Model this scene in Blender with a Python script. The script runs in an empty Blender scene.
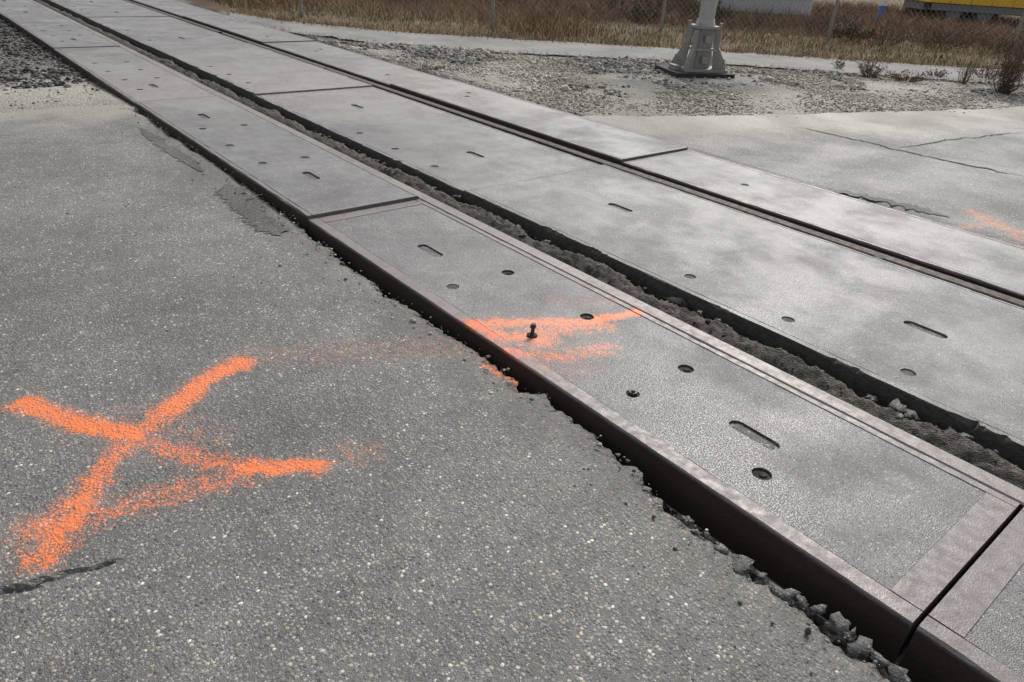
import bpy, bmesh, math, random
import numpy as np
from mathutils import Vector, Matrix, noise
random.seed(7); rng=np.random.default_rng(7)
sc=bpy.context.scene
# ---------------- camera calibration (world: +Y along the track, +X across, Z up)
F=710.0; H=1.25
def _n(v):
    v=np.array(v,float); return v/np.linalg.norm(v)
T=_n((-682,-441,F)); Nn=np.array((956,-336,F),float); Nn-=Nn.dot(T)*T; Nn=_n(Nn); U=np.cross(Nn,T)
def ray(u,v):
    r=np.array(((u-512)/F,(v-341)/F,1.0)); return np.array((Nn.dot(r),T.dot(r),U.dot(r)))
r0=ray(915,625); p0=r0*(H/-r0[2]); CAM=np.array((-p0[0],-p0[1],H))
def G(u,v,z=0.0):
    r=ray(u,v); p=CAM+r*((H-z)/-r[2]); return (float(p[0]),float(p[1]))
cam=bpy.data.cameras.new("camera"); co=bpy.data.objects.new("camera",cam); sc.collection.objects.link(co)
M=Matrix(((Nn[0],-Nn[1],-Nn[2],CAM[0]),(T[0],-T[1],-T[2],CAM[1]),(U[0],-U[1],-U[2],CAM[2]),(0,0,0,1)))
co.matrix_world=M; cam.sensor_width=36; cam.lens=F/1024*36; cam.clip_end=1500; cam.clip_start=.02; sc.camera=co

# ---------------- node helpers
class NT:
    def __init__(s,name,flat=False):
        s.m=bpy.data.materials.new(name); s.m.use_nodes=True; s.t=s.m.node_tree; s.flat=flat
        s.b=s.t.nodes["Principled BSDF"]; s.pos=s.t.nodes.new("ShaderNodeNewGeometry").outputs["Position"]; s.vec=s.pos
        if flat:
            z=s.sep(s.pos)[2]; cb=s.n("ShaderNodeCombineXYZ"); s.put(cb.inputs[0],z); s.put(cb.inputs[1],z); s.vec=s.vm('ADD',s.pos,cb.outputs[0])
    def n(s,ty,**k):
        x=s.t.nodes.new(ty)
        for a,b in k.items(): setattr(x,a,b)
        return x
    def put(s,sock,v):
        if isinstance(v,bpy.types.NodeSocket): s.t.links.new(v,sock)
        elif isinstance(v,(tuple,list)):
            if sock.type=='RGBA' and len(v)==3: v=(*v,1)
            sock.default_value=v
        elif isinstance(v,(int,float)):
            if sock.type=='RGBA': sock.default_value=(v,v,v,1)
            else: sock.default_value=v
    def noise(s,scale,detail=3,rough=.55,vec=None,out="Fac"):
        x=s.n("ShaderNodeTexNoise",noise_dimensions='2D' if s.flat else '3D'); s.put(x.inputs["Vector"],vec or s.vec); x.inputs["Scale"].default_value=scale
        x.inputs["Detail"].default_value=min(detail,3); x.inputs["Roughness"].default_value=rough; return x.outputs[out]
    def vor(s,scale,feature='F1',vec=None,rand=1):
        x=s.n("ShaderNodeTexVoronoi",feature=feature,voronoi_dimensions='2D' if s.flat else '3D'); s.put(x.inputs["Vector"],vec or s.vec); x.inputs["Scale"].default_value=scale
        x.inputs["Randomness"].default_value=rand; return x
    def m2(s,op,a,b=0,c=0,clamp=False):
        x=s.n("ShaderNodeMath",operation=op,use_clamp=clamp); s.put(x.inputs[0],a); s.put(x.inputs[1],b); s.put(x.inputs[2],c); return x.outputs[0]
    def vm(s,op,a,b=(0,0,0),scale=None):
        x=s.n("ShaderNodeVectorMath",operation=op); s.put(x.inputs[0],a)
        if op!='LENGTH': s.put(x.inputs[1],b)
        if scale is not None: s.put(x.inputs["Scale"],scale)
        return x.outputs["Value"] if op in('LENGTH','DOT_PRODUCT') else x.outputs["Vector"]
    def mr(s,v,a,b,c=0,d=1,smooth=False):
        x=s.n("ShaderNodeMapRange"); x.interpolation_type='SMOOTHSTEP' if smooth else 'LINEAR'
        for i,q in enumerate((v,a,b,c,d)): s.put(x.inputs[i],q)
        return x.outputs[0]
    def mix(s,f,a,b,mode='MIX'):
        x=s.n("ShaderNodeMix",data_type='RGBA',blend_type=mode); s.put(x.inputs[0],f); s.put(x.inputs[6],a); s.put(x.inputs[7],b); return x.outputs[2]
    def ramp(s,f,stops,interp='LINEAR'):
        x=s.n("ShaderNodeValToRGB"); s.put(x.inputs[0],f); r=x.color_ramp; r.interpolation=interp
        while len(r.elements)<len(stops): r.elements.new(.5)
        for e,(p,c) in zip(r.elements,stops):
            e.position=p; e.color=(*c,1) if isinstance(c,tuple) else (c,c,c,1)
        return x.outputs[0]
    def sep(s,v):
        x=s.n("ShaderNodeSeparateXYZ"); s.put(x.inputs[0],v); return x.outputs
    def sepc(s,v):
        x=s.n("ShaderNodeSeparateColor"); s.put(x.inputs[0],v); return x.outputs
    def bump(s,h,strength=.5,dist=.003,nrm=None):
        x=s.n("ShaderNodeBump"); x.inputs["Strength"].default_value=strength; x.inputs["Distance"].default_value=dist
        s.put(x.inputs["Height"],h)
        if nrm is not None: s.put(x.inputs["Normal"],nrm)
        return x.outputs[0]
    def fin(s,col,rough=.8,nrm=None,metal=0,spec=None):
        s.put(s.b.inputs["Base Color"],col); s.put(s.b.inputs["Roughness"],rough); s.put(s.b.inputs["Metallic"],metal)
        if nrm is not None: s.put(s.b.inputs["Normal"],nrm)
        if spec is not None: s.put(s.b.inputs["Specular IOR Level"],spec)
        return s.m
ORANGE=(.88,.150,.020); ORANGE2=(.85,.26,.085)
def paint(nt,segs,cover=0.5):
    d=nt.vm('SUBTRACT',nt.noise(13,3,.65,out="Color"),(.5,.5,.5)); d=nt.vm('SCALE',d,scale=.07)
    p=nt.vm('MULTIPLY',nt.vm('ADD',nt.pos,d),(1,1,0)); acc=None
    for (x1,y1,x2,y2,w,st) in segs:
        ba=(x2-x1,y2-y1,0); L=ba[0]**2+ba[1]**2+1e-9
        pa=nt.vm('SUBTRACT',p,(x1,y1,0)); t=nt.m2('MULTIPLY',nt.vm('DOT_PRODUCT',pa,ba),1/L,clamp=True)
        q=nt.vm('SCALE',ba,scale=t); dd=nt.vm('LENGTH',nt.vm('SUBTRACT',pa,q))
        I=nt.mr(dd,w*2.3,w*.1,0,st,True); acc=I if acc is None else nt.m2('MAXIMUM',acc,I)
    g=nt.noise(150,2,.75); g2=nt.noise(34,3,.65)
    v=nt.m2('ADD',acc,nt.m2('MULTIPLY',nt.m2('SUBTRACT',g,.5),2.3)); v=nt.m2('ADD',v,nt.m2('MULTIPLY',nt.m2('SUBTRACT',g2,.5),1.1))
    v=nt.mr(v,cover-.05,cover+.45)
    return nt.m2('MULTIPLY',v,nt.mr(acc,.02,.16,0,.93))
def S(pts,w,st,z=0.,dx=0):
    return [(*G(a[0]+dx,a[1],z),*G(b[0]+dx,b[1],z),w,st) for a,b in zip(pts[:-1],pts[1:])]
# ---------------- asphalt
def asphalt(name,segs=None,dust=None,dark=1.0,edge=False):
    n=NT(name,True)
    v1=n.vor(95); v2=n.vor(215); r1=n.sepc(v1.outputs["Color"]); r2=n.sepc(v2.outputs["Color"])
    binder=n.mix(n.noise(70,3,.7),(.075,.073,.070),(.165,.160,.153))
    st1=n.ramp(r1[0],[(0,(.08,.078,.075)),(.3,(.155,.151,.145)),(.72,(.215,.21,.20)),(.87,(.28,.245,.18)),(.95,(.36,.335,.29)),(1,(.62,.59,.53))])
    st2=n.ramp(r2[1],[(0,.075),(.5,.145),(.86,.215),(1,.44)])
    m1=n.m2('MULTIPLY',n.mr(v1.outputs["Distance"],.50,.34),n.mr(r1[1],.48,.52))
    m2=n.m2('MULTIPLY',n.mr(v2.outputs["Distance"],.55,.38),n.mr(r2[0],.3,.4))
    c=n.mix(m2,binder,st2); c=n.mix(m1,c,st1)
    c=n.mix(1,c,n.ramp(n.noise(.9,3,.65),[(.3,(.80*dark,.80*dark,.81*dark)),(.7,(1.18*dark,1.17*dark,1.14*dark))]),'MULTIPLY')
    c=n.mix(1,c,n.ramp(n.noise(6,3,.65),[(.28,.84),(.72,1.13)]),'MULTIPLY')
    xyz=n.sep(n.pos)
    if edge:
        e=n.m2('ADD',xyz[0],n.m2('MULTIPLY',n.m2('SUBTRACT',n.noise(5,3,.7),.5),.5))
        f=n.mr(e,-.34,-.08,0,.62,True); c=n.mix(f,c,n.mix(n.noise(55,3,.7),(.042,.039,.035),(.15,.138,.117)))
    if dust:
        e=n.m2('ADD',xyz[1],n.m2('MULTIPLY',xyz[0],dust[0])); e=n.m2('ADD',e,n.m2('MULTIPLY',n.m2('SUBTRACT',n.noise(2.2,3,.65),.5),1.6))
        f=n.mr(e,dust[1],dust[2],0,.93,True); f=n.m2('MULTIPLY',f,n.mr(n.noise(90,2),.25,.6,.4,1))
        c=n.mix(f,c,n.mix(n.noise(60,2),(.24,.222,.19),(.40,.37,.32)))
    h=n.m2('ADD',n.m2('MULTIPLY',n.mr(v1.outputs["Distance"],.6,.1),m1),n.m2('MULTIPLY',n.mr(v2.outputs["Distance"],.5,.1),.4))
    h=n.m2('ADD',h,n.m2('MULTIPLY',n.noise(40,1),1.2))
    if segs:
        f=paint(n,segs); c=n.mix(f,c,n.mix(n.noise(60,2,.7),ORANGE,ORANGE2))
    return n.fin(c,n.mr(n.noise(1.6,2),.35,.65,.58,.74),n.bump(h,.62,.004),spec=.45)
ZA=-.012
xsegs=S([(240,362),(205,378),(165,412)],.036,1.12,ZA,3)+S([(165,412),(125,444),(85,482)],.032,.80,ZA,4)+S([(85,482),(60,525),(38,558)],.040,.90,ZA,8)\
 +S([(18,403),(60,420),(128,436)],.034,1.10,ZA,8)+S([(128,436),(200,460),(250,468)],.036,.70,ZA,2)+S([(245,468),(318,465)],.029,1.14,ZA)\
 +S([(36,545),(100,512),(180,490),(240,474)],.042,.60,ZA,6)+S([(34,526),(62,515)],.050,.82,ZA,12)\
 +S([(240,358),(340,352),(470,345)],.07,.24,ZA)+S([(330,458),(368,450)],.05,.30,ZA)+S([(130,425),(190,440)],.09,.34,ZA)+S([(490,362),(520,375)],.03,.75,ZA)
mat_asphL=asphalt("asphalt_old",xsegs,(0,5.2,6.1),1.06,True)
rsegs=S([(972,212),(1000,228),(1024,233)],.04,.60,-.01)+S([(965,228),(1000,222),(1022,241)],.035,.5,-.01)+S([(985,240),(1010,246)],.04,.4,-.01)
mat_asphR=asphalt("asphalt_road",rsegs,(.33,3.7,5.1),1.18)
mat_patch=asphalt("asphalt_patch",None,None,.48)
mat_chunk=asphalt("asphalt_chunk",None,None,.75)

# ---------------- concrete, steel
def concrete(name,segs=None,tone=1.0,wet=.5):
    n=NT(name,True)
    v=n.vor(230); rc=n.sepc(v.outputs["Color"]); v2=n.vor(105); rc2=n.sepc(v2.outputs["Color"])
    c=n.mix(n.noise(120,2,.75),(.068*tone,.068*tone,.070*tone),(.195*tone,.192*tone,.192*tone))
    c=n.mix(n.m2('MULTIPLY',n.mr(v.outputs["Distance"],.45,.3),n.mr(rc[0],.62,.68)),c,n.ramp(rc[1],[(0,(.05,.048,.046)),(.35,(.165,.16,.155)),(1,(.38,.35,.31))]))
    c=n.mix(n.m2('MULTIPLY',n.mr(v2.outputs["Distance"],.32,.22),n.mr(rc2[0],.90,.91)),c,(.42,.39,.34))
    c=n.mix(n.m2('MULTIPLY',n.mr(v2.outputs["Distance"],.36,.26),n.mr(rc2[1],.88,.89)),c,(.04,.038,.036))
    c=n.mix(1,c,n.ramp(n.noise(1.5,3,.7),[(.3,(.70,.70,.725)),(.5,(.96,.96,.98)),(.7,(1.18,1.165,1.17))]),'MULTIPLY')
    c=n.mix(1,c,n.ramp(n.noise(8,3,.7),[(.3,.82),(.7,1.13)]),'MULTIPLY')
    st=n.noise(3.2,3,.75,vec=n.vm('MULTIPLY',n.pos,(3,.8,1))); c=n.mix(n.mr(st,.50,.72,0,.5,True),c,(.088,.078,.070))
    xyz=n.sep(n.pos); yy=n.m2('ADD',n.m2('ADD',xyz[1],n.m2('MULTIPLY',xyz[0],.45)),n.m2('MULTIPLY',n.m2('SUBTRACT',n.noise(1.8,3),.5),1.8))
    d=n.m2('MULTIPLY',n.mr(yy,5.0,6.2,0,1,True),n.mr(yy,9.5,7.2,.25,1,True)); d=n.m2('MULTIPLY',d,n.mr(n.noise(25,3),.3,.7,.2,.72))
    c=n.mix(d,c,(.31,.282,.245))
    h=n.m2('ADD',n.m2('MULTIPLY',n.mr(v.outputs["Distance"],.5,.1),.6),n.noise(90,2,.7))
    ro=n.mr(n.noise(2.2,3,.65),.36,.62,.50-.24*wet,.60); ro=n.m2('ADD',ro,n.m2('MULTIPLY',d,.2))
    if segs:
        f=paint(n,segs,.5); c=n.mix(f,c,n.mix(n.noise(60,2,.7),ORANGE,ORANGE2))
    return n.fin(c,ro,n.bump(h,.5,.0022),spec=.5)
psegs=S([(655,309),(625,314),(590,321)],.023,1.15)+S([(590,321),(545,322),(480,323)],.034,.95)+S([(474,323),(500,335),(545,340)],.044,.86)\
 +S([(512,352),(560,356),(606,347)],.044,.62)+S([(535,332),(600,324)],.05,.74)+S([(480,340),(505,362)],.045,.5)+S([(560,300),(620,300)],.05,.3)+S([(650,310),(685,325)],.028,.55)+S([(520,365),(590,372)],.05,.28)
def steel(name,a,b,rust=.5,segs=None,ro0=.38,ro1=.6,rc=(.10,.072,.060)):
    n=NT(name,True); c=n.mix(n.noise(45,3,.7),a,b); c=n.mix(n.mr(n.noise(9,3,.75),.58-rust*.2,.95-rust*.2,0,.7,True),c,rc)
    c=n.mix(1,c,n.ramp(n.noise(260,2,.6),[(.3,.72),(.7,1.25)]),'MULTIPLY')
    c=n.mix(1,c,n.ramp(n.noise(2.3,2,.6),[(.3,.84),(.7,1.12)]),'MULTIPLY')
    if segs: c=n.mix(paint(n,segs,.5),c,ORANGE)
    return n.fin(c,n.mr(n.noise(30,2),.3,.7,ro0,ro1),n.bump(n.noise(160,2,.7),.5,.0016),metal=.1,spec=.4)
mat_conc=concrete("concrete",None,1.02,.6)
mat_concP=concrete("concrete_marked",psegs,1.0,.5)
mat_conc2=concrete("concrete_damp",None,1.0,.9)
mat_frame=steel("steel_frame",(.135,.118,.115),(.205,.184,.18),.35)
mat_frameP=steel("steel_frame_marked",(.145,.124,.121),(.215,.190,.186),.35,psegs)
mat_rust=steel("rusted_steel",(.030,.021,.018),(.070,.049,.041),.8,None,.8,.95,(.055,.034,.026))
mat_rail=steel("rail_steel",(.15,.128,.12),(.25,.22,.205),.4,None,.40,.58)
mat_rail2=steel("rail_steel_dull",(.06,.046,.038),(.10,.08,.068),.7,None,.65,.85)
mat_dark=steel("dark_bolt",(.010,.009,.008),(.03,.025,.022),.3,None,.75,.9,(.03,.02,.015))
mat_nut=steel("worn_nut",(.04,.026,.020),(.10,.068,.05),.6,None,.5,.7,(.07,.035,.02))
mat_plug=steel("grey_plug",(.035,.034,.034),(.075,.072,.071),.0,None,.7,.85)
def simple(name,a,b,scale=20,ro=.8,metal=0,bs=.3,bd=.004):
    n=NT(name); return n.fin(n.mix(n.noise(scale,3,.65),a,b),ro,n.bump(n.noise(scale*2,2),bs,bd),metal=metal)
n=NT("gap_dirt",True); v=n.vor(150); c=n.mix(n.noise(24,3,.8),(.022,.019,.015),(.135,.118,.098)); c=n.mix(n.m2('MULTIPLY',n.mr(v.outputs["Distance"],.4,.3),n.mr(n.sepc(v.outputs["Color"])[0],.8,.84)),c,(.20,.185,.16))
mat_dirt=n.fin(c,.88,n.bump(n.m2('ADD',n.noise(60,3,.7),n.m2('MULTIPLY',v.outputs["Distance"],.5)),1,.008))
mat_side=simple("shaded_concrete_side",(.025,.022,.019),(.11,.10,.088),28,.92,0,1,.01)  # gauge panel face in the flangeway; gap shadow is put into this dark colour
def island(name,stops,ro=.85,var=.25,scale=40):
    n=NT(name); g=n.n("ShaderNodeNewGeometry"); c=n.ramp(g.outputs["Random Per Island"],stops)
    c=n.mix(1,c,n.ramp(n.noise(scale,2,.7),[(.3,1-var),(.7,1+var)]),'MULTIPLY'); return n.fin(c,ro,spec=.25)
mat_stone=island("ballast_stone",[(0,(.075,.068,.064)),(.4,(.18,.168,.155)),(.75,(.29,.27,.24)),(1,(.50,.47,.41))])
mat_pale=island("pale_gravel",[(0,(.20,.185,.155)),(.5,(.36,.33,.28)),(1,(.60,.56,.48))])
mat_dstone=island("dark_stone",[(0,(.035,.032,.03)),(.6,(.095,.087,.082)),(1,(.20,.182,.168))])
mat_mud=island("mud_crumb",[(0,(.025,.021,.018)),(.6,(.06,.053,.045)),(.92,(.11,.10,.085)),(1,(.24,.22,.19))],.9,.35,70)

# ---------------- mesh helpers
def link(o): sc.collection.objects.link(o); return o
def mkobj(name,verts,faces,mats,smooth=False,fm=None):
    me=bpy.data.meshes.new(name); me.from_pydata([tuple(map(float,v)) for v in verts],[],faces); 
    for m in (mats if isinstance(mats,(list,tuple)) else [mats]): me.materials.append(m)
    if fm is not None: me.polygons.foreach_set("material_index",fm)
    if smooth: me.polygons.foreach_set("use_smooth",[True]*len(me.polygons))
    me.update(); return link(bpy.data.objects.new(name,me))
def empty(name,loc=(0,0,0)):
    o=bpy.data.objects.new(name,None); o.location=loc; o.empty_display_size=.2; return link(o)
class MB:
    def __init__(s): s.v=[];s.f=[];s.m=[]
    def add(s,vs,fs,mi=0):
        k=len(s.v); s.v+=[tuple(q) for q in vs]; s.f+=[tuple(i+k for i in f) for f in fs]; s.m+=[mi]*len(fs)
    def box(s,x0,x1,y0,y1,z0,z1,mi=0,R=None):
        vs=[(x,y,z) for z in(z0,z1) for y in(y0,y1) for x in(x0,x1)]
        if R: vs=[R(v) for v in vs]
        s.add(vs,[(0,2,3,1),(4,5,7,6),(0,1,5,4),(2,6,7,3),(0,4,6,2),(1,3,7,5)],mi)
    def cyl(s,a,b,r0,r1,seg=12,mi=0,caps=True):
        a=Vector(a);b=Vector(b);d=(b-a).normalized(); u=d.orthogonal().normalized(); w=d.cross(u); vs=[]
        for c,r in((a,r0),(b,r1)):
            for i in range(seg):
                t=2*math.pi*i/seg; vs.append(c+u*math.cos(t)*r+w*math.sin(t)*r)
        fs=[(i,(i+1)%seg,seg+(i+1)%seg,seg+i) for i in range(seg)]
        if caps: fs+=[tuple(range(seg))[::-1],tuple(range(seg,2*seg))]
        s.add(vs,fs,mi)
    def obj(s,name,mats,smooth=False): return mkobj(name,s.v,s.f,mats,smooth,s.m)
def bar(mb,x0,x1,y0,y1,z0,z1,ch=.004,jit=.0015,chipL=0,chipR=0,step=.04,mi=0,seed=0,side=None,th=.12):
    n=max(2,int((y1-y0)/step)); rings=[]
    for i in range(n+1):
        y=y0+(y1-y0)*i/n
        j=lambda k: noise.noise(Vector((y*9,k*7.3+seed,1.7)))*jit*2
        def chip(a,k):
            if a<=0: return 0
            q=noise.noise(Vector((y*5.5,k*3.1+seed,9.2)))+.6*noise.noise(Vector((y*23,k*5.1,seed)))+.4*noise.noise(Vector((y*70,k*5.1,seed)))
            return max(0,q-th)*a
        cl=ch+chip(chipL,1); cr=ch+chip(chipR,2)
        rings.append([(x0+j(1),y,z0),(x0+j(1),y,z1-cl*1.1),(x0+cl+j(2),y,z1+j(3)*.4),(x1-cr+j(4),y,z1+j(5)*.4),(x1+j(6),y,z1-cr*1.1),(x1+j(6),y,z0)])
    kk0=len(mb.v); mb.v+=[tuple(p) for r in rings for p in r]
    for k in range(6):
        for i in range(n):
            a=i*6+k+kk0;b=i*6+(k+1)%6+kk0; mb.f.append((b,a,a+6,b+6)); mb.m.append(side if (side is not None and k in(0,1)) else mi)
    mb.f.append(tuple(q+kk0 for q in(0,1,2,3,4,5))); mb.f.append(tuple(n*6+k+kk0 for k in(5,4,3,2,1,0))); mb.m+=[mi,mi]
def ico(sub):
    bm=bmesh.new(); bmesh.ops.create_icosphere(bm,subdivisions=sub,radius=1); v=np.array([q.co[:] for q in bm.verts]); f=[tuple(x.index for x in q.verts) for q in bm.faces]; bm.free(); return v,np.array(f)
ICO1=ico(1); ICO2=ico(2)
def stones(name,pts,sizes,mat,tmpl=None,flat=.65,rough=.22):
    V,Fc=tmpl or ICO1; n=len(pts); temps=[]
    for k in range(14):
        if len(V)>20:
            o=rng.uniform(0,50,3); d=np.array([1+rough*2.2*noise.noise(Vector(q*1.6+o))+rough*.8*noise.noise(Vector(q*4+o)) for q in V])[:,None]
        else: d=1+rng.normal(0,rough,(len(V),1))
        temps.append(V*d*rng.uniform(.65,1.3,(1,3)))
    vs=np.zeros((n,len(V),3))
    for i in range(n):
        a=rng.uniform(0,6.28); c,s_=math.cos(a),math.sin(a); t=temps[i%14]*np.array((1,1,flat))
        t=np.stack([t[:,0]*c-t[:,1]*s_,t[:,0]*s_+t[:,1]*c,t[:,2]],1)
        vs[i]=t*sizes[i]+pts[i]
    fs=(Fc[None]+(np.arange(n)*len(V))[:,None,None]).reshape(-1,3)
    me=bpy.data.meshes.new(name); me.vertices.add(n*len(V)); me.vertices.foreach_set("co",vs.reshape(-1))
    me.loops.add(fs.size); me.loops.foreach_set("vertex_index",fs.reshape(-1).astype(np.int32)); me.polygons.add(len(fs)); me.polygons.foreach_set("loop_start",np.arange(len(fs))*3)
    me.update(calc_edges=True); me.validate(); me.materials.append(mat); return link(bpy.data.objects.new(name,me))

# ---------------- crossing panels
COLS={'field_left':(0.0,.655),'gauge':(.952,2.10),'field_right':(2.283,3.0)}
JY=[-6.0,-3.0,0.0,3.0,6.05,9.1,12.15,15.2,18.25,21.3,24.35,27.4]
def pf(u,v,kind): 
    x,y=G(u,v); return (x,y,kind)
featL=[pf(430,250,'slot'),pf(754,434,'slot'),pf(762,473,'hole'),pf(686,368,'hole'),pf(587,316,'hole'),pf(508,272,'hole'),pf(453,286,'plug'),pf(633,393,'nut'),pf(532,335,'bolt')]
featM=[pf(925,330,'slot'),pf(620,208,'slot'),pf(690,277,'plug'),pf(788,320,'plug'),pf(908,373,'plug')]
featR=[pf(738,176,'plug'),pf(745,184,'plug'),pf(880,255,'plug'),(2.55,.5,'plug')]
for ci,(cn,(x0,x1)) in enumerate(COLS.items()):
    for k in range(len(JY)-1):
        y0=JY[k]+.006; y1=JY[k+1]-.006
        near = (cn=='field_left' and k==2)
        zt={'field_left':[0,0,0,.016,.010,.016,.012,.01,.01,.01,.01],'gauge':[0,0,.004,-.006,.006,0,.005,0,0,0,0],'field_right':[0,0,-.004,.012,.0,.01,0,.005,0,0,0]}[cn][k]
        par=empty("concrete_crossing_panel",((x0+x1)/2,(y0+y1)/2,zt))
        inv=Matrix.Translation((-(x0+x1)/2,-(y0+y1)/2,-zt))
        wL,wR,wE=(.055,.03,.075) if cn=='field_left' else ((.035,.02,.02) if cn=='gauge' else (.03,.03,.02))
        if cn=='field_left' and k>=3: wL,wR,wE=(.03,.02,.02)
        mb=MB()
        ch={'gauge':.034,'field_left':.006,'field_right':.008}[cn]
        cmat=mat_conc2 if k>=3 else mat_conc
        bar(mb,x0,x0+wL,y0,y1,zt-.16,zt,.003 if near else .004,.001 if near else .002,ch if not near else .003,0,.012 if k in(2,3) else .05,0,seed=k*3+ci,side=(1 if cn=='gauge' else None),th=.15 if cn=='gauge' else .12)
        bar(mb,x1-wR,x1,y0,y1,zt-.16,zt,.003,.0012,0,.010,.03,0,seed=k*5+ci+40)
        mb.box(x0+wL+.0005,x1-wR-.0005,y0,y0+wE,zt-.16,zt-.0005,0); mb.box(x0+wL+.0005,x1-wR-.0005,y1-wE,y1,zt-.16,zt-.0005,0)
        if cn!='gauge': mb.box(x0-.005,x0-.002,y0+.001,y1-.001,zt-.16,zt-.010,1)
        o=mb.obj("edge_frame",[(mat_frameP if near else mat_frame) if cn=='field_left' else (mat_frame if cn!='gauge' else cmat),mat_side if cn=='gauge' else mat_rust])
        o.parent=par; o.matrix_parent_inverse=inv
        mb=MB(); mb.box(x0+wL+.001,x1-wR-.001,y0+wE+.001,y1-wE-.001,zt-.14,zt-.0025 if cn=='field_left' and k<3 else zt-.001,0)
        slab=mb.obj("slab",[mat_concP if near else cmat])
        feats=[(x,y+(JY[k]-JY[2]) ,t) for x,y,t in {'field_left':featL,'gauge':featM,'field_right':featR}[cn]]
        if not near: feats=[(x,y,'plug' if t in('hole','nut','bolt') else t) for x,y,t in feats if random.random()<(.85 if t!='slot' or k==2 else .6)]
        if k in range(1,7):
            cb=MB()
            for x,y,t in feats:
                if t=='slot':
                    L,w=.085,.026; pts=[]
                    for i in range(24):
                        a=2*math.pi*i/24; sx=w*math.cos(a); sy=w*math.sin(a)+(L-w)*(1 if math.sin(a)>=0 else -1); pts.append((x+sx,y+sy))
                    zb=zt-.011
                    cb.add([(p[0],p[1],zb) for p in pts]+[(p[0],p[1],zt+.05) for p in pts],[tuple(range(24))[::-1],tuple(range(24,48))]+[(i,(i+1)%24,24+(i+1)%24,24+i) for i in range(24)])
                else:
                    r={'hole':.028,'plug':.026,'nut':.023,'bolt':.021}[t]
                    cb.cyl((x,y,zt-.05),(x,y,zt+.05),r,r,24)
            cut=cb.obj("cut_tmp",[mat_concP])
            md=slab.modifiers.new("b",'BOOLEAN'); md.operation='DIFFERENCE'; md.solver='EXACT'; md.object=cut
            dg=bpy.context.evaluated_depsgraph_get(); nm=bpy.data.meshes.new_from_object(slab.evaluated_get(dg)); slab.modifiers.clear(); slab.data=nm
            bpy.data.objects.remove(cut)
            mb=MB()
            for x,y,t in feats:
                if t=='hole': mb.cyl((x,y,zt-.048),(x,y,zt-.009),.0278,.0278,20,0); mb.cyl((x+.004,y-.003,zt-.009),(x+.004,y-.003,zt-.005),.013,.011,6,0)
                elif t=='plug': mb.cyl((x,y,zt-.048),(x,y,zt-.005),.0248,.0238,20,1)
                elif t=='nut': mb.cyl((x,y,zt-.048),(x,y,zt-.006),.0225,.0225,18,0); mb.cyl((x,y,zt-.006),(x,y,zt+.006),.016,.015,6,2); mb.cyl((x,y,zt+.006),(x,y,zt+.012),.007,.006,10,2)
                elif t=='bolt':
                    mb.cyl((x,y,zt-.048),(x,y,zt-.004),.0205,.0205,18,0); mb.cyl((x,y,zt-.004),(x,y,zt+.002),.023,.021,6,0)
                    mb.cyl((x,y,zt+.002),(x+.003,y,zt+.032),.0072,.0072,14,2); mb.cyl((x+.003,y,zt+.032),(x+.003,y,zt+.035),.0125,.0125,20,2); mb.cyl((x+.003,y,zt+.035),(x+.0035,y,zt+.046),.0105,.0100,6,2)
            if mb.v:
                o2=mb.obj("bolts",[mat_dark,mat_plug,mat_nut]); o2.parent=par; o2.matrix_parent_inverse=inv
            mb=MB()
            for x,y,t in feats:
                if t=='slot':
                    pts=[]
                    for i in range(24):
                        a=2*math.pi*i/24; q=.82+.3*noise.noise(Vector((i*.7,x*9,y))); pts.append((x+.025*q*math.cos(a)+.001,y+.025*math.sin(a)*q+.052*(1 if math.sin(a)>=0 else -1),zt-.009+.001*noise.noise(Vector((i,x,y)))))
                    mb.add(pts,[tuple(range(24))])
            if mb.v:
                o2=mb.obj("slot_dirt",[mat_chunk]); o2.parent=par; o2.matrix_parent_inverse=inv
        slab.parent=par; slab.matrix_parent_inverse=inv

# ---------------- rails
def rail(xc,mt,dz):
    prof=[(-.036,-.005),(-.030,0),(.030,0),(.036,-.005),(.036,-.036),(.010,-.048),(.009,-.13),(.06,-.15),(.06,-.16),(-.06,-.16),(-.06,-.15),(-.009,-.13),(-.010,-.048),(-.036,-.036)]
    ys=np.arange(-8,60,.5); vs=[];fs=[]; m=len(prof)
    for y in ys:
        for a,b in prof: vs.append((xc+a,y,b+dz))
    for i in range(len(ys)-1):
        for k in range(m):
            a=i*m+k;b=i*m+(k+1)%m; fs.append((a,b,b+m,a+m))
    fm=[]
    for i in range(len(ys)-1):
        for k in range(m): fm.append(0 if k in(0,1,2) else 1)
    mkobj("railway_rail",vs,fs,[mt,mat_rust],fm=fm)
rail(.70,mat_rail,-.003); rail(2.205,mat_rail2,-.014)

# ---------------- asphalt sheets
ek=[(-8,.05),(-.8,.10),(-.3,.125),(0,.13),(.22,.13),(.45,.115),(.6,.13),(.75,.085),(.91,.055),(1.22,.055),(1.5,.045),(1.98,.07),(2.4,.065),(2.8,.055),(2.95,.05),(3.1,.022),(4,.014),(6.5,.015)]
def gap(y):
    g=np.interp(y,[a for a,b in ek],[b for a,b in ek]); a=1 if y<3 else .4
    q=noise.noise(Vector((0,y*5,3)))*.036+noise.noise(Vector((0,y*14,8)))*.026+noise.noise(Vector((0,y*38,2)))*.015
    return max(.006,g+q*a)
ws=np.concatenate([np.arange(0,.06,.006),np.arange(.06,.2,.014),np.arange(.2,.9,.06),np.arange(.9,1.75,.012),np.arange(1.75,4,.12),np.arange(4,30,1.0)])
ysL=np.concatenate([np.arange(-7,-.5,.1),np.arange(-.5,.9,.009),np.arange(.9,1.5,.009),np.arange(1.5,3.2,.011),np.arange(3.2,6.15,.03)])
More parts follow.
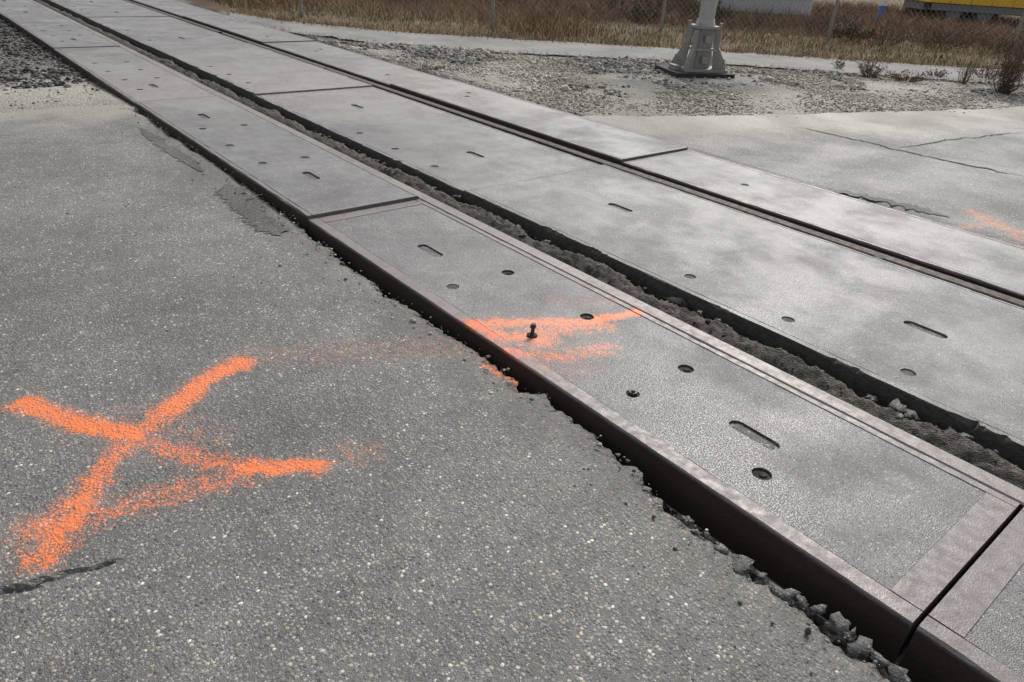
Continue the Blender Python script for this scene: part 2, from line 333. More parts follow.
crk=[G(-60,603,ZA),G(0,593,ZA),G(40,584,ZA),G(80,570,ZA),G(115,560,ZA)]
def segd(px,py,a,b):
    ax,ay=a;bx,by=b;dx,dy=bx-ax,by-ay;t=max(0,min(1,((px-ax)*dx+(py-ay)*dy)/(dx*dx+dy*dy))); return math.hypot(px-ax-t*dx,py-ay-t*dy)
vs=[];fs=[];nw=len(ws)
for j,y in enumerate(ysL):
    g=gap(y)
    for i,w in enumerate(ws):
        x=-g-w; yy=y
        if j==len(ysL)-1: yy=y+.1*noise.noise(Vector((x*3,0,0)))+.05*noise.noise(Vector((x*12,0,0)))
        z=ZA+.008*noise.noise(Vector((x*1.3,y*1.3,0)))
        if w<.2: 
            e=(1-w/.2); z-=.016*e*e*(1+noise.noise(Vector((x*4,y*4,5))))
        if w<.05: z-=.014*(1-w/.05)*(.6+1.6*abs(noise.noise(Vector((x*30,y*40,1)))))
        if -1.9<x<-.9 and .9<y<1.6:
            dx=.025*noise.noise(Vector((x*14,y*14,4))); dy=.02*noise.noise(Vector((x*30,y*30,9))); d=min(segd(x+dx,y+dy,a,b) for a,b in zip(crk[:-1],crk[1:]))
            wd=.010 if x<-1.36 else .0075
            if d<wd: z-=.020*(1-d/wd)
        vs.append((x,yy,z))
for j in range(len(ysL)-1):
    for i in range(nw-1):
        a=j*nw+i; fs.append((a,a+nw,a+nw+1,a+1))
base=len(vs)
for lv in range(1,6):
    for j,y in enumerate(ysL):
        x0_,_,z0_=vs[j*nw]
        x=x0_+.030*noise.noise(Vector((y*16,lv*1.7,6)))*(lv/2)-.008*lv+.014*noise.noise(Vector((y*50,lv*3.1,6))); vs.append((min(x,-.008),y,z0_-.024*lv))
ny=len(ysL)
for lv in range(5):
    for j in range(ny-1):
        a=(j*nw if lv==0 else base+(lv-1)*ny+j); b=((j+1)*nw if lv==0 else base+(lv-1)*ny+j+1)
        c=base+lv*ny+j+1; d=base+lv*ny+j
        fs.append((a,d,c,b))
mkobj("asphalt_road",vs,fs,mat_asphL)
XR=np.concatenate([np.arange(0,.1,.012),np.arange(.1,.6,.03),np.arange(.6,6,.08),np.arange(6,40,1.)])
eb=[G(610,120),G(700,121),G(850,118),G(1024,112)]
def farb(x):
    xs=[e[0] for e in eb]; ysb=[e[1] for e in eb]
    if x>xs[-1]: return ysb[-1]-.25*(x-xs[-1])
    return float(np.interp(x,xs,ysb))
YR=160; vs=[];fs=[]
for i,wx in enumerate(XR):
    for j in range(YR+1):
        t=j/YR
        yb=farb(3.03+wx)+.25; y=-7+(yb+7)*(1-(1-t)**1.8)
        x=3.0+wx
        if i<8: x+=(1-i/8)*(.02+.05*noise.noise(Vector((y*4,2,1)))+.03*noise.noise(Vector((y*15,2,1))))
        if j==YR: y+=.1*noise.noise(Vector((x*3,0,0)))
        z=-.010+.012*noise.noise(Vector((x*.8,y*.8,0))); z-= .012*max(0,1-wx/.1)
        vs.append((x,y,z))
for i in range(len(XR)-1):
    for j in range(YR):
        a=i*(YR+1)+j; fs.append((a,a+YR+1,a+YR+2,a+1))
k=len(vs)
for j in range(YR+1):
    x,y,z=vs[j]; vs.append((x,y,z-.12))
for j in range(YR): fs.append((j,j+1,k+j+1,k+j))
mkobj("asphalt_road",vs,fs,mat_asphR)
def strip(name,pts,w,mat,z,jit=.012,sub=24):
    P=[]
    for a,b in zip(pts[:-1],pts[1:]):
        for i in range(sub): P.append((a[0]+(b[0]-a[0])*i/sub,a[1]+(b[1]-a[1])*i/sub))
    P.append(pts[-1]); vs=[];fs=[]
    for i,p in enumerate(P):
        q=P[min(i+1,len(P)-1)]; r=P[max(i-1,0)]; d=Vector((q[0]-r[0],q[1]-r[1],0)).normalized(); n_=Vector((-d.y,d.x,0))
        o=jit*(noise.noise(Vector((i*.25,p[0],3)))+.6*noise.noise(Vector((i*.9,p[0],3)))); f=min(1,.1+i*.1,.1+(len(P)-1-i)*.1)
        wa=w*(.5+.9*abs(noise.noise(Vector((i*.35,p[1],7))))+.5*noise.noise(Vector((i*1.1,p[1],7))))*f; wb=w*(.5+.9*abs(noise.noise(Vector((i*.4,p[1],17))))+.5*noise.noise(Vector((i*1.1,p[1],27))))*f
        c=Vector((p[0],p[1],z)); vs+= [c+n_*(o+wa),c+n_*o,c+n_*(o-wb)]
    for i in range(len(P)-1):
        for q in(0,1): fs.append((3*i+q,3*i+q+1,3*i+q+4,3*i+q+3))
    if z<0: vs=[(v[0],v[1],ZA+.008*noise.noise(Vector((v[0]*1.3,v[1]*1.3,0)))+.0025) for v in vs]
    else: vs=[(v[0],v[1],-.010+.012*noise.noise(Vector((v[0]*.8,v[1]*.8,0)))+.004) for v in vs]
    return mkobj(name,vs,fs,mat)
mat_crack=simple("crack_filler",(.03,.028,.026),(.07,.066,.06),60,.9)
strip("road_crack",[G(798,126),G(850,137),G(930,156),G(1024,176)],.016,mat_crack,.003,.04)
strip("road_crack",[G(900,147),G(960,138),G(1024,130)],.011,mat_crack,.003,.04)
strip("repair_patch",[G(790,180),G(830,188),G(890,201),G(950,217)],.06,mat_patch,.002,.03)
strip("repair_patch",[G(226,184,ZA),G(240,200,ZA),G(262,220,ZA),G(280,236,ZA)],.10,mat_patch,ZA,.03)
strip("repair_patch",[G(140,128,ZA),G(170,150,ZA),G(205,172,ZA)],.06,mat_patch,ZA,.03)

# ---------------- ground sheet
PU=[(230,13),(290,22),(400,33),(550,42),(690,50),(850,61),(1024,72),(1200,84)]
PL=[(230,20),(290,33),(400,47),(520,54),(660,61),(740,66),(850,74),(1024,86),(1200,100)]
PUw=[G(*p,-.02) for p in PU]; PLw=[G(*p,-.02) for p in PL]
nd=np.array((.647,.763))
def pathdist(x,y): return (x-8.03)*nd[0]+(y-6.95)*nd[1]
def smst(a,b,v): 
    t=min(1,max(0,(v-a)/(b-a))); return t*t*(3-2*t)
gx=np.concatenate([-np.geomspace(600,8,24),np.arange(-7,-1,.25),np.arange(-1,13,.11),np.arange(13,32,.4),np.geomspace(33,700,22)])
gy=np.concatenate([-np.geomspace(600,8,20),np.arange(-7,2,.3),np.arange(2,18,.11),np.arange(18,40,.4),np.geomspace(41,800,22)])
vs=[];fs=[];aB=[];aG=[]
for y in gy:
    for x in gx:
        z=-.022+.02*noise.noise(Vector((x*.9,y*.9,0)))+.008*noise.noise(Vector((x*5,y*5,0)))
        pdn=pathdist(x,y)
        if y>6 and x<0: z-=.012+.02*smst(6.5,8,y)
        if x<-.05 and y<5.9: z=-.14
        if (-.35 if y<5.95 else .0)<=x<=3.08: z=-.14+.01*noise.noise(Vector((x*4,y*4,0))) if y<30 else z-.05
        if x>3.08 and y<farb(x)-.1: z=-.10
        if x>3.3 and pdn>.3: z+=.05*smst(.3,3,pdn)+.12*noise.noise(Vector((x*.35,y*.35,2)))*smst(1,6,pdn)
        if x>3.3 and -1.6<pdn<.5: z=min(z,-.03)
        vs.append((x,y,z))
        if x<0.2: b=smst(7.3,8.3,y+.6*noise.noise(Vector((x*2,y*2,0))))
        else: b=smst(-.12,.2,noise.noise(Vector((x*.7+4,y*.7,0))) )*smst(-4.6,-2.8,pdn)*smst(7.5,5.5,x)*.8
        aB.append(b)
        aG.append(smst(-.1,.5,pdn+.5*noise.noise(Vector((x*1.5,y*1.5,1)))) if x>3.2 else smst(-3.5,-5,x)*smst(8,10,y))
nx=len(gx)
for j in range(len(gy)-1):
    for i in range(nx-1):
        a=j*nx+i; fs.append((a,a+1,a+nx+1,a+nx))
n=NT("ground_soil",True)
def attr(nm):
    a=n.n("ShaderNodeAttribute"); a.attribute_name=nm; return a.outputs["Fac"]
v=n.vor(38); vb=n.vor(95); rc=n.sepc(v.outputs["Color"]); rb=n.sepc(vb.outputs["Color"])
sand=n.mix(n.noise(25,3,.7),(.23,.212,.178),(.42,.39,.335)); sand=n.mix(n.m2('MULTIPLY',n.mr(vb.outputs["Distance"],.5,.35),n.mr(rb[0],.35,.45)),sand,n.ramp(rb[1],[(0,.15),(.5,.31),(1,.62)]))
bal=n.mix(n.mr(v.outputs["Distance"],.5,.3),(.05,.047,.044),n.ramp(rc[0],[(0,.09),(.6,.19),(1,.38)]))
soil=n.mix(n.noise(18,3,.75),(.09,.065,.042),(.27,.195,.125)); soil=n.mix(n.mr(n.noise(1.3,3),.5,.62,0,.55),soil,n.mix(n.noise(40,3),(.07,.08,.03),(.16,.155,.065)))
c=n.mix(attr("ballast"),sand,bal); c=n.mix(attr("grass"),c,soil)
c=n.mix(1,c,n.ramp(n.noise(1.2,3,.65),[(.3,.76),(.7,1.16)]),'MULTIPLY')
h=n.m2('ADD',n.mr(v.outputs["Distance"],.6,.1),n.m2('MULTIPLY',n.mr(vb.outputs["Distance"],.6,.1),.5))
go=mkobj("ground",vs,fs,n.fin(c,.92,n.bump(h,.7,.008),spec=.2),smooth=True)
for nm,arr in(("ballast",aB),("grass",aG)):
    at_=go.data.attributes.new(nm,'FLOAT','POINT'); at_.data.foreach_set("value",arr)
def dirt(name,x0,x1,prof,amp,y0=-6,y1=28,m=22):
    ysd=np.concatenate([np.arange(y0,-.5,.1),np.arange(-.5,4,.012),np.arange(4,9,.04),np.arange(9,y1,.2)]); xs=np.linspace(x0,x1,m); vs=[]
    for y in ysd:
        for i,x in enumerate(xs):
            zc=np.interp(i/(m-1)+.26*noise.noise(Vector((y*3,0,4)))+.1*noise.noise(Vector((y*11,0,14))),[p[0] for p in prof],[p[1] for p in prof])
            vs.append((x,y,zc+amp*noise.noise(Vector((x*12,y*5,1)))+amp*.8*noise.noise(Vector((x*40,y*28,1)))+amp*.5*noise.noise(Vector((x*90,y*80,1)))))
    fs=[(j*m+i,j*m+i+1,(j+1)*m+i+1,(j+1)*m+i) for j in range(len(ysd)-1) for i in range(m-1)]
    return mkobj(name,vs,fs,mat_dirt,smooth=True)
FP=[(0,-.046),(.15,-.050),(.35,-.026),(.58,-.018),(.72,-.045),(.86,-.085),(1,-.09)]
dirt("flangeway_dirt",.738,.951,FP,.018)
dirt("flangeway_dirt",2.101,2.166,[(0,-.075),(1,-.07)],.008,m=8); dirt("flangeway_dirt",2.243,2.28,[(0,-.05),(1,-.05)],.006,m=8)
N=900; y=rng.uniform(-1,9,N); x=.75+rng.beta(1.7,2,N)*.19; s=rng.gamma(1.5,.0018,N)+.0012
zc=np.interp((x-.738)/.213,[p[0] for p in FP],[p[1] for p in FP])
stones("flangeway_rubble",np.stack([x,y,zc+rng.normal(0,.004,N)],1),s,mat_mud,ICO2,.55,.3)
N=90; y=rng.uniform(-.6,4.6,N); x=.885+rng.normal(0,.025,N); s=rng.gamma(2.0,.0055,N)+.004
stones("broken_concrete_chips",np.stack([x,y,np.full(N,-.038)+rng.normal(0,.008,N)],1),s,mat_chunk,ICO2,.4,.55)
N=1300; y=rng.uniform(-.8,3.1,N); g=np.array([gap(q) for q in y]); x=-g*rng.uniform(0.25,1,N); s=rng.gamma(1.6,.0026,N)+.002
stones("gap_rubble",np.stack([x,y,np.full(N,-.13)+rng.normal(0,.006,N)],1),s,mat_mud,ICO2,.6,.3)
ch=[(790,590,.022),(842,616,.022),(866,642,.024),(745,562,.022),(766,572,.014),(905,672,.02),(884,655,.014),(822,604,.016),(725,545,.012),(806,598,.012),(855,630,.012),(345,262,.012),(322,243,.014),(306,232,.014),(380,287,.010),(690,515,.012),(700,528,.010),(650,486,.010),(296,226,.012)]
P=[];Sz=[]
for u,v_,s_ in ch:
    a=G(u,v_,-.03); P.append((a[0]-.016,a[1],-.034-.3*s_)); Sz.append(s_*1.1)
stones("asphalt_chunks",np.array(P),Sz,mat_chunk,ICO2,.7,.6)
N=700; y=rng.uniform(-.6,6,N); x=np.array([-gap(q) for q in y])-rng.gamma(1.1,.07,N); s=rng.gamma(2,.0011,N)+.001
stones("loose_grit",np.stack([x,y,np.full(N,ZA-.001)],1),s,mat_stone)
N=220; y=rng.uniform(2.2,6,N); x=-rng.uniform(.1,3,N); s=rng.gamma(2,.0010,N)+.0016
stones("loose_grit",np.stack([x,y,np.full(N,ZA+.001)],1),s,mat_dstone)
N=12000; x=-rng.uniform(0,1,N)**1.4*5-.01; y=7.5+rng.uniform(0,1,N)**1.3*13+.3*np.sin(x*3); s=rng.gamma(4,.0032,N)+.004
stones("railway_ballast",np.stack([x,y,np.full(N,-.05)+rng.normal(0,.008,N)],1),s,mat_dstone)
N=900; x=-rng.uniform(0,1,N)*4-.01; y=6.3+rng.uniform(0,1,N)*1.6; s=rng.gamma(2,.004,N)+.003
stones("gravel",np.stack([x,y,np.full(N,-.035)],1),s,mat_stone)
P=[];Sz=[];P2=[];S2=[]
while len(P)<6500:
    x=random.uniform(3.08,12); y=random.uniform(2,15); pdn=pathdist(x,y)
    if y<farb(x)+.1 or pdn>-1.35+.25*noise.noise(Vector((x,y,0))) : continue
    w=noise.noise(Vector((x*.7+4,y*.7,0)))+.6*noise.noise(Vector((x*2.4,y*2.4,0)))
    if w*1.3-.05+max(0,(6.8-x)*.09)-max(0,(x-7.2)*.22)-.7*smst(-2.6,-3.8,pdn)>random.random()*.7:
        P.append((x,y,-.02+random.gauss(0,.006))); Sz.append(.005+random.gammavariate(2.6,.0045))
    elif random.random()<.55: P2.append((x,y,-.02)); S2.append(.003+random.gammavariate(2,.003))
stones("railway_ballast",np.array(P),Sz,mat_stone); stones("gravel",np.array(P2),S2,mat_pale)
def resamp(L,n):
    L=np.array(L); d=np.r_[0,np.cumsum(np.linalg.norm(np.diff(L,axis=0),axis=1))]; t=np.linspace(0,d[-1],n); return np.stack([np.interp(t,d,L[:,0]),np.interp(t,d,L[:,1])],1)
A=resamp(PUw,160);B=resamp(PLw,160); vs=[];fs=[]
for i in range(160):
    ja=.14*noise.noise(Vector((i*.35,0,0)))+.08*noise.noise(Vector((i*1.1,0,0)));jb=.2*noise.noise(Vector((i*.35,5,0)))+.12*noise.noise(Vector((i*1.1,5,0)))
    for k in range(5):
        t=k/4; p=A[i]*(1-t)+B[i]*t+nd*(ja*(1-t)+jb*t); vs.append((p[0],p[1],-.008))
for i in range(159):
    for k in range(4): a=i*5+k; fs.append((a,a+1,a+6,a+5))
n=NT("path_surface",True); v=n.vor(90); c=n.mix(n.noise(30,3,.7),(.17,.167,.16),(.28,.27,.255)); c=n.mix(1,c,n.ramp(n.noise(1.2,3,.7),[(.3,.72),(.7,1.15)]),'MULTIPLY')
mkobj("path",vs,fs,n.fin(c,.9,n.bump(v.outputs["Distance"],.5,.005)))

# ---------------- vegetation
def blades(name,P,Hh,W,mat,lean=.45,segs=3):
    n=len(P); P=np.array(P); Hh=np.array(Hh); W=np.array(W); a=rng.uniform(0,6.283,n); L=rng.uniform(.05,lean*1.6,n)*Hh
    face=rng.uniform(0,6.283,n); wx=np.cos(face);wy=np.sin(face); V=np.zeros((n,2*segs+1,3))
    for k in range(segs):
        t=k/segs; cx=P[:,0]+np.cos(a)*L*t*t; cy=P[:,1]+np.sin(a)*L*t*t; cz=P[:,2]+Hh*t*(1-.15*t); w=W*(1-t*.6)
        V[:,2*k]=np.stack([cx-wx*w,cy-wy*w,cz],1); V[:,2*k+1]=np.stack([cx+wx*w,cy+wy*w,cz],1)
    V[:,-1]=np.stack([P[:,0]+np.cos(a)*L,P[:,1]+np.sin(a)*L,P[:,2]+Hh*.85],1)
    fl=[]
    for k in range(segs-1): fl+=[(2*k,2*k+1,2*k+3),(2*k,2*k+3,2*k+2)]
    fl.append((2*segs-2,2*segs-1,2*segs)); fl=np.array(fl); m=2*segs+1
    fs=(fl[None]+(np.arange(n)*m)[:,None,None]).reshape(-1,3)
    me=bpy.data.meshes.new(name); me.vertices.add(n*m); me.vertices.foreach_set("co",V.reshape(-1)); me.loops.add(fs.size); me.loops.foreach_set("vertex_index",fs.reshape(-1).astype(np.int32))
    me.polygons.add(len(fs)); me.polygons.foreach_set("loop_start",np.arange(len(fs))*3); me.update(calc_edges=True); me.validate(); me.materials.append(mat); return link(bpy.data.objects.new(name,me))
mat_dry=island("dry_grass",[(0,(.12,.078,.048)),(.35,(.27,.18,.105)),(.75,(.42,.30,.185)),(1,(.58,.46,.31))],.8,.15,3)
mat_brn=island("brown_grass",[(0,(.09,.05,.03)),(.5,(.21,.12,.066)),(1,(.36,.235,.14))],.8,.2,3)
mat_grn=island("green_grass",[(0,(.06,.075,.02)),(.6,(.13,.14,.045)),(1,(.26,.24,.10))],.8,.15,3)
mat_weed=island("dead_weed",[(0,(.05,.032,.025)),(.6,(.13,.082,.06)),(1,(.25,.175,.12))],.85,.15,5)
mat_gshrub=island("evergreen_leaf",[(0,(.025,.035,.015)),(.6,(.06,.075,.03)),(1,(.12,.12,.05))],.7,.15,5)
def gz(x,y,pdn): return -.03+.05*smst(.3,3,pdn)+.12*noise.noise(Vector((x*.35,y*.35,2)))*smst(1,6,pdn)
sets={'d':([],[],[]),'b':([],[],[]),'g':([],[],[])}
while sum(len(s[0]) for s in sets.values())<110000:
    a=random.uniform(-13,12); pdn=.12+random.random()**1.15*13
    x=8.03+nd[1]*a+nd[0]*pdn; y=6.95-nd[0]*a+nd[1]*pdn
    if x<3.4 : continue
    c=noise.noise(Vector((x*.5,y*.5,7)))+.6*noise.noise(Vector((x*2.0,y*2.0,7))); c2=noise.noise(Vector((x*.4,y*.4,27)))+.5*noise.noise(Vector((x*1.6,y*1.6,27)))
    z=gz(x,y,pdn); tall=smst(1.2,4.2,pdn+c*2.0); 
    if a>-1: tall*=.6
    if pdn<1.6 and c<-.05 and random.random()<.55: continue
    if random.random()<.48-.38*tall+max(0,c2)*.6*(1-tall*.6)+(.06 if a>0 else 0): s=sets['g']; hh=random.uniform(.03,.11); ww=random.uniform(.003,.006)
    elif c2>-.15+random.gauss(0,.12) and tall>.12: s=sets['b']; hh=random.uniform(.08,.26)*(1+1.9*tall*(.5+max(0,c))); ww=random.uniform(.003,.006)*(1+pdn*.05)
    else: s=sets['d']; hh=random.uniform(.05,.19)*(1+1.8*tall*(.5+max(0,c))); ww=random.uniform(.0025,.005)*(1+pdn*.05)
    s[0].append((x,y,z)); s[1].append(hh); s[2].append(ww)
blades("dry_grass",*sets['d'],mat_dry,.8); blades("brown_grass",*sets['b'],mat_brn,.9); blades("green_grass",*sets['g'],mat_grn,.7)
D=[];DH=[];DW=[]
for i in range(3500):
    t=random.random(); p=A[int(t*159)]; o=random.gauss(0.05,.14); D.append((p[0]+nd[0]*o,p[1]+nd[1]*o,-.02)); DH.append(random.uniform(.03,.12)); DW.append(.004)
for i in range(1500):
    t=random.random(); p=B[int(t*159)]; o=random.gauss(-.05,.12); D.append((p[0]+nd[0]*o,p[1]+nd[1]*o,-.02)); DH.append(random.uniform(.02,.07)); DW.append(.004)
blades("verge_grass",D,DH,DW,mat_dry,.9)
def shrub(name,c,r,h,n,mat,th=.006,leaf=0,ls=.018,leafmat=None):
    mb=MB(); c=Vector(c)
    for i in range(n):
        a=random.uniform(0,6.28); q=random.random()**.6; p=c+Vector((math.cos(a)*r*.25*q,math.sin(a)*r*.25*q,0)); tip=c+Vector((math.cos(a)*r*q,math.sin(a)*r*q,h*random.uniform(.45,1.1)*(1-.35*q)))
        pts=[p]; 
        for k in(1,2,3,4): t=k/4; pts.append(p.lerp(tip,t)+Vector((random.gauss(0,.03),random.gauss(0,.03),random.gauss(0,.015)))*h)
        for k in range(4): mb.cyl(pts[k],pts[k+1],th*(1-.2*k),th*(1-.2*(k+1)),3,0,False)
        for b in range(6):
            k=random.randint(1,3); s=pts[k].lerp(pts[k+1],random.random()); d=Vector((random.gauss(0,1),random.gauss(0,1),random.uniform(.2,1.6))).normalized()*h*random.uniform(.1,.28)
            mb.cyl(s,s+d,th*.5,th*.2,3,0,False)
            for l in range(leaf):
                e=s+d*random.uniform(.3,1); o1=Vector([random.gauss(0,1) for _ in range(3)]).normalized()*ls; o2=Vector([random.gauss(0,1) for _ in range(3)]).normalized()*ls; mb.add([e,e+o1,e+o1+o2,e+o2],[(0,1,2,3)],1 if leafmat else 0)
    return mb.obj(name,[mat]+([leafmat] if leafmat else []))
def at(u,v,z=-.03): a=G(u,v,z); return (a[0],a[1],z)
for (u,v_,r,h,nn,lf) in [(1002,94,.34,.85,90,1),(868,78,.22,.32,40,1),(962,84,.14,.45,24,0),(905,82,.32,.17,40,1),(838,70,.10,.24,14,1),(935,78,.2,.15,24,1),(1040,96,.3,.6,50,1),(985,80,.25,.22,34,1)]:
    shrub("dead_weed_plant",at(u,v_),r,h,nn,mat_weed,.004,lf,.014)
for (u,v_,r,h,nn) in [(655,18,.9,.9,80),(615,14,.9,.8,60),(690,20,.5,.9,44),(822,34,.5,.55,44),(880,46,.6,.36,40),(935,48,.8,.36,44),(560,10,1.0,.8,60),(1010,54,.8,.36,44),(845,30,.6,.6,44),(500,8,1,.7,60),(400,4,1,.7,50),(965,40,.8,.3,40)]:
    shrub("bare_shrub",at(u,v_,.02),r,h,nn,mat_weed,.005,2,.016)
for (u,v_,r,h,nn) in [(712,26,.35,.55,40),(850,42,.4,.35,30),(640,24,.5,.45,40)]:
    shrub("evergreen_shrub",at(u,v_,.02),r,h,nn,mat_weed,.006,6,.024,mat_gshrub)

# ---------------- signal mast on cast foundation
mat_galv=simple("galvanised_metal",(.32,.32,.31),(.46,.46,.44),30,.5,.3)
mat_cast=simple("cast_base",(.20,.193,.18),(.42,.40,.37),16,.7,.1,.6)
mat_footd=simple("dark_footing",(.02,.019,.017),(.06,.052,.045),20,.9)
bx,by=G(697,73,-.01); par=empty("signal_mast",(bx,by,0)); ang=math.atan2(-.647,.763)
def kid(mb,name,mats,smooth=False,p=par):
    o=mb.obj(name,mats,smooth); o.parent=p; return o
K=1.18
Rz=lambda v:(K*(v[0]*math.cos(ang+.25)-v[1]*math.sin(ang+.25)),K*(v[0]*math.sin(ang+.25)+v[1]*math.cos(ang+.25)),v[2])
mb=MB(); mb.box(-.36,.28,-.28,.27,-.12,.03,0,Rz); kid(mb,"footing",[mat_footd])
mb=MB(); mb.box(-.235,.235,-.20,.20,.032,.06,0,Rz); mb.box(-.30,-.24,-.08,.06,.032,.085,0,Rz)
def frust(mb,w0,w1,z0,z1,mi=0):
    vs=[Rz((sx*w0,sy*w0,z0)) for sx,sy in((-1,-1),(1,-1),(1,1),(-1,1))]+[Rz((sx*w1,sy*w1,z1)) for sx,sy in((-1,-1),(1,-1),(1,1),(-1,1))]
    mb.add(vs,[(3,2,1,0),(4,5,6,7),(0,1,5,4),(1,2,6,5),(2,3,7,6),(3,0,4,7)],mi)
frust(mb,.08,.07,.062,.50); frust(mb,.125,.125,.502,.53); frust(mb,.115,.11,.26,.285)
for sx in(-1,1):
    for sy in(-1,1):
        vs=[(sx*.105,sy*.10,.06),(sx*.215,sy*.185,.06),(sx*.205,sy*.178,.13),(sx*.13,sy*.125,.30),(sx*.13,sy*.125,.49),(sx*.075,sy*.075,.49)]
        vs2=[(a+.025*sx,b-.035*sy,c) for a,b,c in vs]; mb.add([Rz(v) for v in vs+vs2],[(0,1,2,3,4,5),(11,10,9,8,7,6),(1,7,8,2),(2,8,9,3),(3,9,10,4)])
        q=Rz((sx*.195,sy*.155,0)); mb.cyl((q[0],q[1],.06),(q[0],q[1],.13),.03,.03,8); mb.cyl((q[0],q[1],.13),(q[0],q[1],.18),.015,.015,8)
        q=Rz((sx*.115,sy*.115,0)); mb.cyl((q[0],q[1],.53),(q[0],q[1],.57),.022,.022,6)
for zz in(.12,.35): mb.box(-.035,.035,-.130,-.09,zz,zz+.08,0,Rz)
kid(mb,"cast_base",[mat_cast])
mb=MB(); mb.cyl((0,0,.53),(0,0,.60),.12,.10,28); mb.cyl((0,0,.60),(0,0,4.2),.093,.09,28); kid(mb,"pole",[mat_galv],False)
def cross(v,a):
    c,s__=math.cos(a),math.sin(a); x,y,z=v; return Rz((x*c-z*s__,y,3.6+x*s__+z*c))
mat_white=simple("white_enamel",(.7,.7,.68),(.8,.8,.78),12,.4); mat_red=simple("red_enamel",(.5,.03,.02),(.6,.04,.03),12,.4)
mb=MB()
for i,a in enumerate((.55,-.55)):
    yo=-.10-.012*i
    mb.box(-.42,.42,yo-.004,yo,-.06,.06,0,lambda v:cross(v,a))
    for e in(-1,1): mb.box(min(e*.421,e*.56),max(e*.421,e*.56),yo-.004,yo,-.06,.06,1,lambda v:cross(v,a))
kid(mb,"crossbuck",[mat_white,mat_red])

# ---------------- chain-link fence behind the path
mat_post=simple("fence_post",(.24,.23,.21),(.38,.37,.35),20,.7,.3); mat_wire=simple("wire",(.20,.20,.195),(.34,.34,.33),50,.6,.4)
fp=[at(302,17,0),at(492,27,0),at(660,33,0),at(827,42,0),at(1010,52,0),at(1200,64,0)]
fpar=empty("chain_link_fence",fp[2]); inv=Matrix.Translation([-c for c in fp[2]])
mb=MB()
for p in fp: mb.cyl((p[0],p[1],-.1),(p[0]+random.gauss(0,.02),p[1],1.3),.030,.030,10)
o=mb.obj("posts",[mat_post]); o.parent=fpar; o.matrix_parent_inverse=inv
mb=MB()
for a,b in zip(fp[:-1],fp[1:]):
    a=Vector(a);b=Vector(b);Ld=(b-a).length;d=(b-a)/Ld
    for hz in(.12,.65,1.2): mb.cyl(a+Vector((0,0,hz)),b+Vector((0,0,hz)),.003,.003,4,0,False)
    k=-1.1
    while k<Ld:
        for sgn in(1,-1):
            u0,z0,u1,z1=(k,.1,k+1.1,1.2) if sgn>0 else (k,1.2,k+1.1,.1)
            if u0<0: z0=z0+sgn*(-u0); u0=0
            if u1>Ld: z1=z1-sgn*(u1-Ld); u1=Ld
            if u1-u0>.02: mb.cyl(a+d*u0+Vector((0,0,z0)),a+d*u1+Vector((0,0,z1)),.0022,.0022,3,0,False)
        k+=.10
o=mb.obj("mesh",[mat_wire]); o.parent=fpar; o.matrix_parent_inverse=inv

# ---------------- background: shed, blue marker post, yellow truck
def localframe(u,v,rot=0):
    a=G(u,v,0); an=math.atan2(-.633,.773)+rot; c,s__=math.cos(an),math.sin(an)
    return (a[0],a[1]),(lambda q:(a[0]+q[0]*c-q[1]*s__,a[1]+q[0]*s__+q[1]*c,q[2]))
mat_wall=simple("white_cladding",(.50,.51,.53),(.62,.63,.64),6,.6); mat_roof=simple("roof_sheet",(.12,.12,.125),(.2,.2,.2),8,.7); mat_glass=simple("dark_glass",(.02,.025,.03),(.03,.04,.05),3,.15)
def sub(mb,name,mats,par,inv): o=mb.obj(name,mats); o.parent=par; o.matrix_parent_inverse=inv; return o
(o0,Rf)=localframe(762,21); sp=empty("white_shed",(*o0,0)); inv=Matrix.Translation((-o0[0],-o0[1],0))
mb=MB(); nC=26; vs=[]
for i in range(nC*2+1):
    x=-1.1+2.2*i/(nC*2); y=0 if i%2 else .03
    vs+=[Rf((x,y,.18)),Rf((x,y,2.3))]
mb.add(vs,[(2*i,2*i+2,2*i+3,2*i+1) for i in range(nC*2)])
mb.box(-1.1,1.1,.04,2.6,-.05,2.3,0,Rf); sub(mb,"walls",[mat_wall],sp,inv)
mb=MB(); mb.add([Rf(q) for q in[(-1.3,-.25,2.31),(1.3,-.25,2.31),(1.3,1.3,2.8),(-1.3,1.3,2.8),(1.3,2.85,2.31),(-1.3,2.85,2.31)]],[(0,1,2,3),(3,2,4,5)]); sub(mb,"roof",[mat_roof],sp,inv)
mb=MB(); mb.box(.3,.9,-.02,-.005,1.1,1.8,0,Rf); sub(mb,"window",[mat_glass],sp,inv)
mb=MB(); mb.box(-1.1,1.1,-.02,.0,-.05,.17,0,Rf); sub(mb,"plinth",[mat_roof],sp,inv)
(o0,Rf)=localframe(877,26); mat_blue=simple("blue_paint",(.05,.14,.42),(.08,.18,.5),9,.5)
mp=empty("marker_post",(*o0,0)); inv=Matrix.Translation((-o0[0],-o0[1],0))
mb=MB(); mb.box(-.06,.06,-.05,.05,-.05,.85,0,Rf); mb.box(-.04,.04,-.03,.03,.85,.90,0,Rf); sub(mb,"post",[mat_blue],mp,inv)
mb=MB(); mb.box(-.075,.075,-.06,.06,.45,.62,0,Rf); sub(mb,"band",[mat_white],mp,inv)
(o0,Rf)=localframe(1064,35,-.05); tp=empty("yellow_truck",(*o0,0)); inv=Matrix.Translation((-o0[0],-o0[1],0))
mat_yel=simple("yellow_paint",(.78,.45,.01),(.88,.54,.02),5,.4); mat_tyre=simple("tyre_rubber",(.015,.015,.015),(.035,.035,.035),30,.85)
mat_gr=simple("chassis_grey",(.12,.12,.125),(.22,.22,.22),10,.6)
mb=MB()
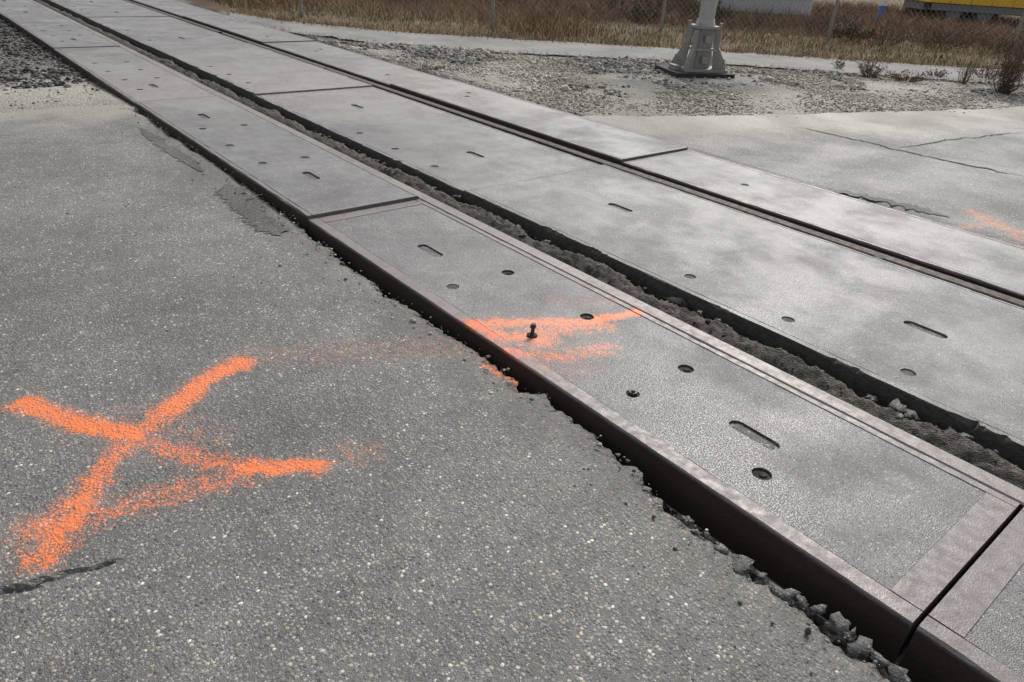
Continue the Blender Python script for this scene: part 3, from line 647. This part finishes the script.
for i in range(11): x=-3.6+i*.52; mb.box(x,x+.06,-.03,-.002,.56,1.32,0,Rf)
mb.box(-3.6,1.7,0,.05,.55,1.30,0,Rf); mb.box(-3.6,1.7,.051,2.14,.55,.62,0,Rf); mb.box(-3.6,1.7,2.15,2.2,.55,1.3,0,Rf); mb.box(-3.6,-3.55,.06,2.14,.63,1.3,0,Rf); mb.box(1.65,1.7,.06,2.14,.63,1.5,0,Rf); sub(mb,"bed",[mat_yel],tp,inv)
mb=MB(); prof=[(1.85,.45),(3.7,.45),(3.75,1.2),(3.35,2.25),(1.85,2.35)]
k=len(prof); mb.add([Rf((x,.02,z)) for x,z in prof]+[Rf((x,2.18,z)) for x,z in prof],[tuple(range(k))[::-1],tuple(range(k,2*k))]+[(i,(i+1)%k,k+(i+1)%k,k+i) for i in range(k)]); sub(mb,"cab",[mat_yel],tp,inv)
mb=MB(); mb.box(2.2,3.2,-.01,.015,1.3,2.0,0,Rf); sub(mb,"side_window",[mat_glass],tp,inv)
mb=MB(); mb.box(-3.5,3.5,.5,1.7,.35,.54,0,Rf); mb.box(-3.5,1.4,.02,.06,.38,.53,0,Rf); sub(mb,"chassis",[mat_gr],tp,inv)
mb=MB()
for x in(-2.9,-2.1,2.75):
    for yy in(.07,1.83): a=Rf((x,yy,.32)); b=Rf((x,yy+.3,.32)); mb.cyl(a,b,.34,.34,28,0); a2=Rf((x,yy-.01,.32)); mb.cyl(a2,a,.17,.19,18,1)
sub(mb,"wheels",[mat_tyre,mat_gr],tp,inv)

# ---------------- light
w=bpy.data.worlds.new("World"); sc.world=w; w.use_nodes=True; nt=w.node_tree; bg=nt.nodes["Background"]
sky=nt.nodes.new("ShaderNodeTexSky"); sky.sky_type='NISHITA'; sky.sun_disc=False
sd=Vector((.80,.42,.82)).normalized(); el=math.asin(sd.z); az=math.atan2(sd.x,sd.y); sky.sun_elevation=el; sky.sun_rotation=az; sky.dust_density=4; sky.air_density=1
hs=nt.nodes.new("ShaderNodeHueSaturation"); hs.inputs["Saturation"].default_value=.30; nt.links.new(sky.outputs[0],hs.inputs["Color"]); nt.links.new(hs.outputs[0],bg.inputs[0]); bg.inputs[1].default_value=.15
L=bpy.data.lights.new("sun",'SUN'); L.energy=2.2; L.angle=math.radians(16); L.color=(1,.965,.91); lo=link(bpy.data.objects.new("sun",L)); lo.rotation_euler=(-sd).to_track_quat('-Z','Y').to_euler()
sc.view_settings.view_transform='Standard'; sc.view_settings.look='None'; sc.view_settings.exposure=0
